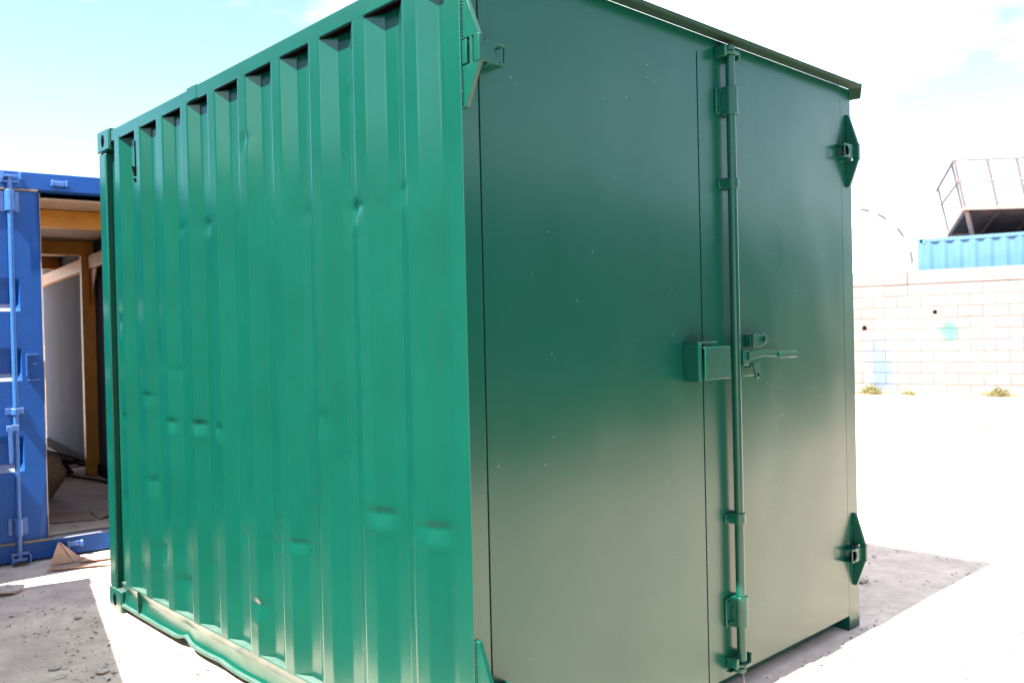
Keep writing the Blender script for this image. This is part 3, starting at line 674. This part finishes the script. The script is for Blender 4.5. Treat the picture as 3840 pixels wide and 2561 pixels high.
# light blue container above the wall: long side parallel to the wall
p = w0+we*1.08+wb_*.8
container("light_blue_container", "light blue container rising above the block wall", m_sky, (p.x, p.y, .62), WA, ln=6.06, ht=2.62, k0=.265)

# tilted steel access platform on the roof of the light blue container
def wp(s, o, z): return Vector((*(w0+we*s+wb_*o).xy, z))
PF = empty("access_platform", wp(2.0, 1.2, 3.24), 0); tag(PF, "tilted steel platform with guard rails on the light blue container", "platform")
inv = Vector(PF.location)
def pw(*a): return wp(*a)-inv
A, Cc, Bk, Dk = (1.973, 1.0, 3.825), (3.95, 1.0, 3.70), (1.434, 2.6, 3.446), (3.40, 2.6, 3.33)
def lerp(p, q, t): return tuple(p[i]+(q[i]-p[i])*t for i in range(3))
for k in range(8):
    a0, a1 = lerp(A, Bk, (k+.04)/8), lerp(A, Bk, (k+.96)/8); c0, c1 = lerp(Cc, Dk, (k+.04)/8), lerp(Cc, Dk, (k+.96)/8)
    q = [pw(*a0), pw(*a1), pw(*c1), pw(*c0)]
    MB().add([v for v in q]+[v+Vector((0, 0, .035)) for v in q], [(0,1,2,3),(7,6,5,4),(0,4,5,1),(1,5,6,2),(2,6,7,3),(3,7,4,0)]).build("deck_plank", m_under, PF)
def bar(name, p, q, wx, h, m=m_pink): MB().beam(pw(*p), pw(*q), wx, h).build(name, m, PF, bevel=.004)
bar("edge_beam", lerp(A, Cc, -.015), Cc, .07, .10); bar("edge_beam", lerp(A, Bk, .02), lerp(A, Bk, 1.02), .07, .10); bar("edge_beam", Bk, Dk, .07, .10)
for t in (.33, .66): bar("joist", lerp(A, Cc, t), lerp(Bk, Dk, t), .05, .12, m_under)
def rail(name, p, q, r=.018): MB().tube([pw(*p), pw(*q)], r, 8).build(name, m_rail, PF, smooth=40)
At, Ct, Bt = (1.81, .75, 4.804), (3.80, .75, 4.63), (1.263, 2.35, 4.457)
rail("guard_rail", At, Ct, .034); rail("guard_rail", lerp(A, At, .56), lerp(Cc, Ct, .56), .030); rail("guard_rail", lerp(A, At, .10), lerp(Cc, Ct, .10), .020)
rail("guard_rail", At, lerp(At, Bt, 1.07), .030); rail("guard_rail", lerp(A, At, .56), lerp(Bk, Bt, .66), .026)
for t in (0, .30, .56, .98): rail("rail_post", lerp(A, Cc, t), lerp(At, Ct, t), .032)
for t in (.14, .97): rail("rail_post", lerp(A, Bk, t), lerp(At, Bt, t), .028)
bar("support_leg", (1.99, 1.10, 3.77), (2.06, 1.42, 3.222), .08, .08); bar("support_leg", (3.55, 1.10, 3.67), (3.60, 1.42, 3.222), .08, .08)
bar("support_leg", (1.46, 2.55, 3.40), (1.46, 2.55, 3.222), .08, .08); bar("support_leg", (3.38, 2.55, 3.28), (3.38, 2.55, 3.222), .06, .06)

# white round-ended tank beyond the wall
TK = empty("storage_tank", (23.40, 10.217, .62), 0); tag(TK, "white round storage tank behind the wall beside the doors", "tank")
TR = 1.76; td = Vector((23.40-CAM_POS.x, 10.217-CAM_POS.y, 0)).normalized(); ts = Vector((-td.y, td.x, 0)); tcz = 3.139-.62
v = []; f = []; nseg = 48
secs = [(-.34, .02), (-.32, .35), (-.25, .65), (-.14, .87), (0, 1.0), (.02, 1.0), (4.5, 1.0), (4.8, .6), (4.85, .02)]
for (d, r) in secs:
    for i in range(nseg):
        a = 2*math.pi*i/nseg; v.append(td*d+ts*(TR*r*math.cos(a))+Vector((0, 0, tcz+TR*r*math.sin(a))))
f = [(j*nseg+i, j*nseg+(i+1) % nseg, (j+1)*nseg+(i+1) % nseg, (j+1)*nseg+i) for j in range(len(secs)-1) for i in range(nseg)]
mb = MB(); mb.add(v, f); mb.build("shell", m_tank, TK, smooth=40)
for a0, a1 in ((1.20, 1.34), (.92, 1.06), (.52, .66), (.05, .22)):     # dark stubs painting in the shade along the rim
    ring = [td*(-.012)+ts*(-(TR*1.004)*math.cos(a))+Vector((0, 0, tcz+TR*1.004*math.sin(a))) for a in np.linspace(a0, a1, 6)]
    MB().tube(ring, .05, 6).build("rim_shade", m_rim, TK)
ring = [td*(-.01)+ts*(-(TR*1.002)*math.cos(a))+Vector((0, 0, tcz+TR*1.002*math.sin(a))) for a in np.linspace(0, 2*math.pi, 49)]
MB().tube(ring, .022, 6).build("rim_band", m_rim, TK)
for d in (.8, 3.6):
    q = td*d
    MB().beam(q-ts*1.3+Vector((0, 0, .5)), q+ts*1.3+Vector((0, 0, .5)), .3, 1.0).build("saddle", m_mortar, TK)

# unseen containers added behind the camera to darken door reflections and cut fill
container("added_near_container", "unseen dark green container added behind the camera, nearer of the two in line", m_teal, (5.55, -4.3, 0), math.pi, ht=2.9)
container("added_far_container", "unseen dark green container added behind the camera, farther of the two in line", m_teal, (11.75, -4.35, 0), math.pi, ht=2.9)

# ------------------------------------------------------------------ weeds at the wall foot
def weed(s, z0, wd, ht, n_, seed, label):
    rnd = random.Random(seed); r = empty("weed", wp(s, -.12, z0-.0), 0); tag(r, label, "weed", "dry weeds along the wall")
    lv = MB(); st = MB()
    for i in range(n_):
        bx_ = rnd.gauss(0, wd*.35); by_ = rnd.uniform(-.12, .06); h_ = ht*rnd.uniform(.4, 1)*max(.25, 1-abs(bx_)/wd)
        base = we*bx_-wb_*by_*-1; top = base+we*rnd.uniform(-.08, .08)+wb_*rnd.uniform(-.08, .04)+Vector((0, 0, h_))
        st.tube([base, base.lerp(top, .5)+Vector((0, 0, .01)), top], [.004, .003, .0015], 4)
        for k in range(7):
            c = base.lerp(top, rnd.uniform(.2, 1.0)); d = Vector((rnd.uniform(-1, 1), rnd.uniform(-1, 1), rnd.uniform(-.2, .6))).normalized(); sd = d.cross(Vector((rnd.random(), rnd.random(), rnd.random()))).normalized()
            l_ = rnd.uniform(.025, .06); lv.add([c, c+d*l_*.5+sd*l_*.25, c+d*l_, c+d*l_*.5-sd*l_*.25+Vector((0, 0, .004))], [(0, 1, 2), (0, 2, 3)])
    tag(lv.build("foliage", m_leafy, r), kind="stuff"); tag(st.build("stems", m_stem, r), kind="stuff")
weed(.30, 0, .34, .24, 90, 1, "dry weed clump at the wall foot below the blue paint smudge")
weed(1.05, 0, .22, .10, 34, 3, "low sparse weed tuft at the wall foot between the two clumps")
weed(3.35, 0, .30, .14, 40, 4, "low weed tuft at the wall foot past the right clump")
weed(2.62, 0, .36, .22, 90, 2, "dry weed clump at the wall foot on the far right")

# ------------------------------------------------------------------ yard litter
o = MB().tube([(2.80, -.20, .012), (2.88, -.255, .030), (2.95, -.31, .030), (3.03, -.35, .012)], [.003, .007, .007, .003], 6).build("stick", m_wood, smooth=40); tag(o, "short curved stick on bright ground right of the doors", "stick")
o = MB().tube([(3.20, -.62, .008), (3.30, -.66, .012), (3.34, -.70, .008)], .006, 6).build("twig", m_wood, smooth=40); tag(o, "small twig at the right edge of the bright ground", "twig")
o = MB().tube([(10.6, 2.35, .012), (11.5, 2.34, .02), (12.6, 1.9, .012)], .014, 6).build("plank_strip", m_wood, smooth=40); tag(o, "thin strip of wood lying far out in the yard", "wood")
for i, (x, y, r, lab) in enumerate(((-.33, 3.80, .060, "largest dusty stone in the left shadow below the blue container"), (-.19, 3.00, .016, "small pale stone in the middle of the left shadow"), (-.50, 2.30, .02, "flat stone near the lower edge of the left shadow"),
        (-.36, 2.10, .022, "pale chip of stone by the edge of the left shadow"), (2.78, .42, .026, "pale stone in the shadow right of the green container"), (3.15, .32, .03, "flat stone in the middle of the right shadow"), (2.72, .16, .018, "small stone near the foot of the right corner post"))):
    lump("stone", m_stone, (x, y, -.004), r*1.5, r, r*.42, i+2, lab, "stone", "loose stones in the yard", amp=.5, nseg=10, nring=6)
def gravel():
    rnd = random.Random(11); mb = MB(); O = ((1,0,0),(-1,0,0),(0,1,0),(0,-1,0),(0,0,1),(0,0,-1)); F = [(0,2,4),(2,1,4),(1,3,4),(3,0,4),(2,0,5),(1,2,5),(3,1,5),(0,3,5)]
    spots = [(-1.2, .1, 1.2, 4.3, 380), (2.45, 6.0, -1.5, 2.6, 1500), (1.2, 2.5, -.6, -.02, 500), (-.5, 0.0, 1.0, 3.4, 300)]
    for x0, x1, y0, y1, n_ in spots:
        for i in range(n_):
            x = rnd.uniform(x0, x1); y = rnd.uniform(y0, y1)
            if -.02 < x < 2.46 and -.01 < y < 3.1: continue
            r = rnd.choice((.003, .004, .005, .006, .009)) if rnd.random() < .95 else rnd.uniform(.010, .020)
            a = rnd.random()*6.28; ca, sa = math.cos(a), math.sin(a); sx, sy, sz = r*rnd.uniform(.8, 1.8), r*rnd.uniform(.6, 1.1), r*rnd.uniform(.3, .8)
            mb.add([(x+ca*d[0]*sx-sa*d[1]*sy, y+sa*d[0]*sx+ca*d[1]*sy, -.002+d[2]*sz) for d in O], F)
    o = mb.build("gravel", m_stone); tag(o, "fine loose gravel scattered over the dusty yard", "gravel", kind="stuff")
gravel()
def grit():
    rnd = random.Random(5); mb = MB(); O = ((1,0,0),(-1,0,0),(0,1,0),(0,-1,0),(0,0,1),(0,0,-1)); F = [(0,2,4),(2,1,4),(1,3,4),(3,0,4),(2,0,5),(1,2,5),(3,1,5),(0,3,5)]
    for x0, x1, y0, y1, n_, k in ((2.5, 5.5, -1.6, 1.6, 150, 1.0), (5.5, 15.5, -1, 4.5, 120, 1.8), (-.5, -.02, 1.0, 3.4, 60, .9), (-1.0, .1, 1.2, 4.2, 25, .8), (1.2, 2.6, -.8, .1, 120, .9)):
        for i in range(n_):
            x = rnd.uniform(x0, x1); y = rnd.uniform(y0, y1)
            if -.02 < x < 2.46 and .0 < y < 3.1: continue
            r = rnd.uniform(.003, .008)*k; a = rnd.random()*6.28; ca, sa = math.cos(a), math.sin(a); sx, sy, sz = r*rnd.uniform(1, 3), r*rnd.uniform(.5, 1), r*.5
            mb.add([(x+ca*d[0]*sx-sa*d[1]*sy, y+sa*d[0]*sx+ca*d[1]*sy, .001+d[2]*sz) for d in O], F)
    tag(mb.build("grit", mat("dark_grit", (.06, .05, .042), .95, var=.4, vscale=50)), "dark grit and wood chips strewn over the bright yard", "grit", kind="stuff")
grit()
